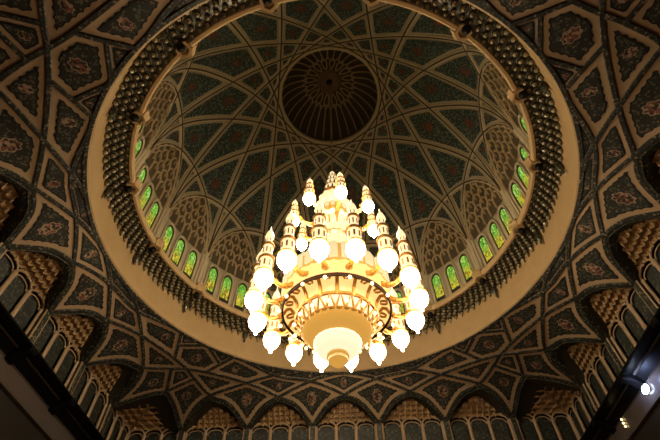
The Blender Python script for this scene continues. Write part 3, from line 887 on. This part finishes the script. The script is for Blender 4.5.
# ------------------------------------------------------------------ chandelier
CH = W3([0, 0, .7])
ch = empty('chandelier', CH)
tag(ch, 'huge tiered gilded crystal chandelier with many glowing minaret-shaped lamps', 'chandelier')
def cz(z): return (z - .7) * U                                # height inside the chandelier, metres
def lathe_part(name, prof, mat, n=48, lobes=0, amp=0, parent=ch, par2=None):
    m1 = MB(); m1.lathe([(r * U, cz(z)) for r, z in prof], (0, 0, 0), mat, n, lobes, amp); return m1.build(name, parent)
LAMP = {}
def make_lamp(R, p, gm='globe', VS=1.72):
    """p: position in chandelier metres; R globe radius in metres"""
    root = empty('lamp', p, ch)
    if R in LAMP:
        for nm, me in LAMP[R]:
            o = bpy.data.objects.new(nm, me); COL.objects.link(o); o.parent = root
        return root
    got = []
    def part(nm, fn):
        m1 = MB(); fn(m1); o = m1.build(nm, root); got.append((nm, o.data))
    part('globe', lambda m1: m1.lathe([(.01, -1.75 * R), (.16 * R, -1.72 * R), (.2 * R, -1.45 * R), (.3 * R, -1.22 * R), (.62 * R, -.92 * R), (.88 * R, -.5 * R), (R, -.05 * R), (.97 * R, .3 * R), (.82 * R, .62 * R)], (0, 0, 0), gm, 18))
    part('collar', lambda m1: m1.lathe([(.80 * R, .56 * R), (1.0 * R, .6 * R), (1.03 * R, .72 * R), (.8 * R, .8 * R), (.72 * R, .82 * R)], (0, 0, 0), 'gold', 18))
    def H(q): return (.8 + (q - .8) * VS) * R                 # heights above the collar
    def gallery(m1, r, z0, z1, n):
        m1.lathe([(r, z0), (r, z1)], (0, 0, 0), 'glowmetal', 18)
        for i in range(n):
            a = i * 2 * PI / n; c, s = math.cos(a), math.sin(a)
            m1.box((r * c, r * s, z0 + (z1 - z0) * .55), (r * .10, r * .26, (z1 - z0) * .42), 'gold', ((c, -s, 0), (s, c, 0), (0, 0, 1)))
    def low(m1): gallery(m1, .74 * R, H(.8), H(1.95), 8); m1.lathe([(.74 * R, H(1.92)), (.92 * R, H(1.98)), (.92 * R, H(2.06)), (.6 * R, H(2.14))], (0, 0, 0), 'gold', 18)
    part('lower_gallery', low)
    def upp(m1): gallery(m1, .56 * R, H(2.12), H(3.25), 8); m1.lathe([(.56 * R, H(3.22)), (.73 * R, H(3.28)), (.73 * R, H(3.36)), (.44 * R, H(3.44))], (0, 0, 0), 'gold', 18)
    part('upper_gallery', upp)
    def capf(m1):
        gallery(m1, .40 * R, H(3.42), H(4.15), 6)
        m1.lathe([(.40 * R, H(4.12)), (.54 * R, H(4.18)), (.54 * R, H(4.24)), (.46 * R, H(4.45)), (.32 * R, H(4.75)), (.12 * R, H(4.95)), (.07 * R, H(5.2)), (.01, H(5.4))], (0, 0, 0), 'glowmetal', 14)
    part('cap', capf)
    LAMP[R] = got
    return root
O1, O2 = math.radians(3.16), math.radians(12.37)
def arm(r0, z0, r1, z1, a, sag=.02):
    m1 = MB(); P = []
    for t_ in np.linspace(0, 1, 12):
        r = r0 + (r1 - r0) * t_; z = z0 + (z1 - z0) * t_ - sag * math.sin(PI * t_); P.append((r * U * math.cos(a), r * U * math.sin(a), cz(z)))
    m1.tube(P, np.linspace(.14, .08, 12), 'gold', 8)
    for t_, q in ((.3, .12), (.75, .10)):
        b_ = np.array(P[int(t_ * 11)]); m1.lathe([(.02, -q * 1.4), (q * 1.3, -q * .5), (q * 1.3, q * .5), (.02, q * 1.4)], b_, 'gold', 10)
    e = np.array(P[-1]); m1.lathe([(.05, -.35), (.2, -.2), (.24, 0), (.1, .2)], e, 'gold', 10)
    return m1.build('arm', ch)
for i in range(16):
    a = -PI / 2 + O1 + (i + .5) * PI / 8
    make_lamp(.0218 * U, (.2006 * U * math.cos(a), .2006 * U * math.sin(a), cz(.7127)))
    arm(.125, .735, .190, .735, a)
for i in range(8):
    a = -PI / 2 + O2 + i * PI / 4
    make_lamp(.0178 * U, (.1231 * U * math.cos(a), .1231 * U * math.sin(a), cz(1.0445)), 'upglobe', 1.25)
    arm(.05, 1.045, .108, 1.062, a, .012)
for i in range(16):                                          # little round bulbs
    a = -PI / 2 + O1 + (i + .5) * PI / 8
    for r, z, q in ((.101, .655, .0048), (.139, .69, .0046)):
        m1 = MB(); m1.lathe([(.01, -q * U), (q * U * .7, -q * U * .7), (q * U, 0), (q * U * .7, q * U * .7), (.01, q * U)], (r * U * math.cos(a), r * U * math.sin(a), cz(z)), 'bulbglass', 10); m1.build('bulb', ch)
lathe_part('suspension_rod', [(.0022, 2.265), (.0022, 1.35)], 'gold', 8)
lathe_part('finial', [(.0, 1.372), (.002, 1.362), (.004, 1.355), (.0085, 1.349), (.0095, 1.343), (.008, 1.338)], 'glowmetal', 24)
def tier(r, z0, z1, n):
    m1 = MB(); m1.lathe([(r * U, cz(z1)), (r * U, cz(z0))], (0, 0, 0), 'glowmetal', 32)
    for i in range(n):
        a = i * 2 * PI / n; c, s_ = math.cos(a), math.sin(a)
        m1.box((r * U * c, r * U * s_, cz((z0 + z1) / 2)), (.05, r * U * 2.6 / n, (z1 - z0) * U * .55), 'gold', ((c, -s_, 0), (s_, c, 0), (0, 0, 1)))
    m1.lathe([(r * .9 * U, cz(z0 + .003)), (r * 1.28 * U, cz(z0)), (r * 1.28 * U, cz(z0 - .004)), (r * .9 * U, cz(z0 - .007))], (0, 0, 0), 'gold', 32)
    m1.build('lantern_tier', ch)
tier(.0115, 1.318, 1.340, 8); tier(.0165, 1.288, 1.312, 10); tier(.022, 1.252, 1.282, 10); tier(.028, 1.212, 1.246, 12)
lathe_part('shaft', [(.030, 1.206), (.036, 1.20), (.034, 1.17), (.034, 1.14), (.044, 1.125), (.042, 1.10), (.039, 1.06), (.039, .99), (.046, .985), (.046, .90), (.062, .88)], 'glowgilt', 48, 16, .05)
for r, z in ((.046, 1.172), (.056, 1.128), (.048, 1.065), (.057, .988), (.062, .93), (.078, .885)):
    lathe_part('gallery_ring', [(r * .7, z + .012), (r, z + .006), (r * 1.05, z), (r, z - .005), (r * .72, z - .012)], 'glowmetal', 64, 12, .05)
for r, z, n, h, w in ((.050, 1.105, 16, .022, .012), (.046, 1.03, 12, .035, .016), (.055, .945, 16, .03, .014), (.0895, .858, 20, .026, .019), (.1145, .822, 24, .038, .021), (.1375, .780, 28, .044, .022)):
    m1 = MB()
    for i in range(n):
        a = i * 2 * PI / n; L = arch_line(w / 2, -h / 2, h * .15, h / 2, 6); c, s = math.cos(a), math.sin(a)
        out = []
        for dd in (0, .004):
            for x, zz in L: out.append(((r - dd) * U * c - x * U * s, (r - dd) * U * s + x * U * c, cz(z + zz)))
        k = len(L); m1.add(out, [tuple(range(k)), tuple(range(k, 2 * k))] + [(j, (j + 1) % k, (j + 1) % k + k, j + k) for j in range(k)], 'plate')
    m1.build('crystal_plates', ch)
lathe_part('crown', [(.062, .88), (.085, .87), (.085, .845), (.108, .842), (.110, .80), (.130, .80), (.133, .765), (.133, .752), (.118, .745)], 'glowgilt', 64, 16, .02)
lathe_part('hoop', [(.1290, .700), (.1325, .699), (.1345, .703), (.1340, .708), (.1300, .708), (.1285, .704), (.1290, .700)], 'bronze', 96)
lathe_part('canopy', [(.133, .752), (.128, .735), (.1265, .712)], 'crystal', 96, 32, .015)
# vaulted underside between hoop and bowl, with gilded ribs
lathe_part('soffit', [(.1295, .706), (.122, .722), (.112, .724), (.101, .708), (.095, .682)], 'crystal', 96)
m1 = MB()
for i in range(16):
    a = -PI / 2 + O1 + i * PI / 8; c, s = math.cos(a), math.sin(a)
    m1.tube([(r * U * c, r * U * s, cz(z)) for r, z in ((.1290, .703), (.122, .717), (.112, .719), (.101, .703), (.095, .678))], .09, 'gold', 6)
    for rr, zz in ((.115, .718),):
        a2 = a + PI / 16; L = [(rr + .010 * math.cos(q), .055 * math.sin(q)) for q in np.linspace(0, 2 * PI, 14)]
        m1.tube([(r * U * math.cos(a2 + d), r * U * math.sin(a2 + d), cz(.7165 + (r - .115) * -.2)) for r, d in L], .06, 'gold', 5)
m1.build('soffit_rib', ch)
m1 = MB()                                                    # zigzag truss ring
for i in range(24):
    a = i * 2 * PI / 24; b_ = a + PI / 24; c_ = a + 2 * PI / 24
    P = [(.082 * U * math.cos(a), .082 * U * math.sin(a), cz(.651)), (.096 * U * math.cos(b_), .096 * U * math.sin(b_), cz(.683)), (.082 * U * math.cos(c_), .082 * U * math.sin(c_), cz(.651))]
    m1.tube(P, .07, 'gold', 6)
q = np.linspace(0, 2 * PI, 64, endpoint=False)
for r, z in ((.082, .651), (.096, .683)): m1.tube(np.stack([r * U * np.cos(q), r * U * np.sin(q), cz(z) + 0 * q], 1), .09, 'gold', 6, closed=True)
m1.build('truss', ch)
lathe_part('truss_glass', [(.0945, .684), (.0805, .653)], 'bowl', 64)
lathe_part('bowl_rim', [(.083, .655), (.0845, .649), (.081, .643), (.0795, .640), (.070, .632), (.060, .625), (.0515, .620)], 'glowgilt', 64, 32, .02)
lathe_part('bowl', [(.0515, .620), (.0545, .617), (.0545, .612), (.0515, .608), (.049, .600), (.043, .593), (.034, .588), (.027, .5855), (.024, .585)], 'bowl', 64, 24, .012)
lathe_part('bowl_knob', [(.022, .588), (.0245, .585), (.0250, .580), (.022, .577), (.022, .570), (.016, .564), (.008, .560), (.006, .556), (.0, .552)], 'glowgilt', 32)

# ------------------------------------------------------------------ added glare disc and bulbs on the right band
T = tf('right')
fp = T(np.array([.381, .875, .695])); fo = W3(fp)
fl_ = empty('band_glare', fo); tag(fl_, 'added glowing disc for a blue-white glare on the glossy band of the right cornice', 'light')  # glowing disc added to make the blue-white glare on the band
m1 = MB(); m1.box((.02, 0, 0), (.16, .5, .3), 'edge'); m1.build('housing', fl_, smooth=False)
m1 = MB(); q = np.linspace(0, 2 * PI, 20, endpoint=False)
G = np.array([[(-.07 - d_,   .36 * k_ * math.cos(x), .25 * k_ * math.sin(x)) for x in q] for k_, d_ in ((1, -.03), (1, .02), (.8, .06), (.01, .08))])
m1.grid(G, 'glareface', closev=True); m1.build('lens', fl_)
ld = bpy.data.lights.new('band_tint_spot', 'SPOT'); ld.energy = 330; ld.color = (.42, .55, 1.0); ld.shadow_soft_size = .2; ld.spot_size = 2.5; ld.spot_blend = .9  # spot added in mid-air to tint the glossy band blue
lo = bpy.data.objects.new('band_tint_spot', ld); COL.objects.link(lo); lo.parent = fl_; lo.location = (-1.1, -.4, .3); lo.rotation_euler = (0, -PI / 2, 0)
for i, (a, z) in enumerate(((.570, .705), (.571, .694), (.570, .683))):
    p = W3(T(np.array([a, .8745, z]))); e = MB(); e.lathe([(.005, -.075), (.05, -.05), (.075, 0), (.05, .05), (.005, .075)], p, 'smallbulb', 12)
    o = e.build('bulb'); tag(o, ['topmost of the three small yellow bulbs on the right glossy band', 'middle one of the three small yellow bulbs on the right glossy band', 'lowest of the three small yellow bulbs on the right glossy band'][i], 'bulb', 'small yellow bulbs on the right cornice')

# ------------------------------------------------------------------ world and output
w = bpy.data.worlds.new('world'); SC.world = w; w.use_nodes = True
w.node_tree.nodes['Background'].inputs[0].default_value = (0, 0, 0, 1)
SC.cycles.use_denoising = True
SC.cycles.max_bounces = 5; SC.cycles.diffuse_bounces = 3; SC.cycles.glossy_bounces = 3
SC.cycles.sample_clamp_indirect = 4.0
SC.view_settings.view_transform = 'Standard'; SC.view_settings.look = 'None'
SC.view_settings.exposure = 0.0; SC.view_settings.gamma = 1.0
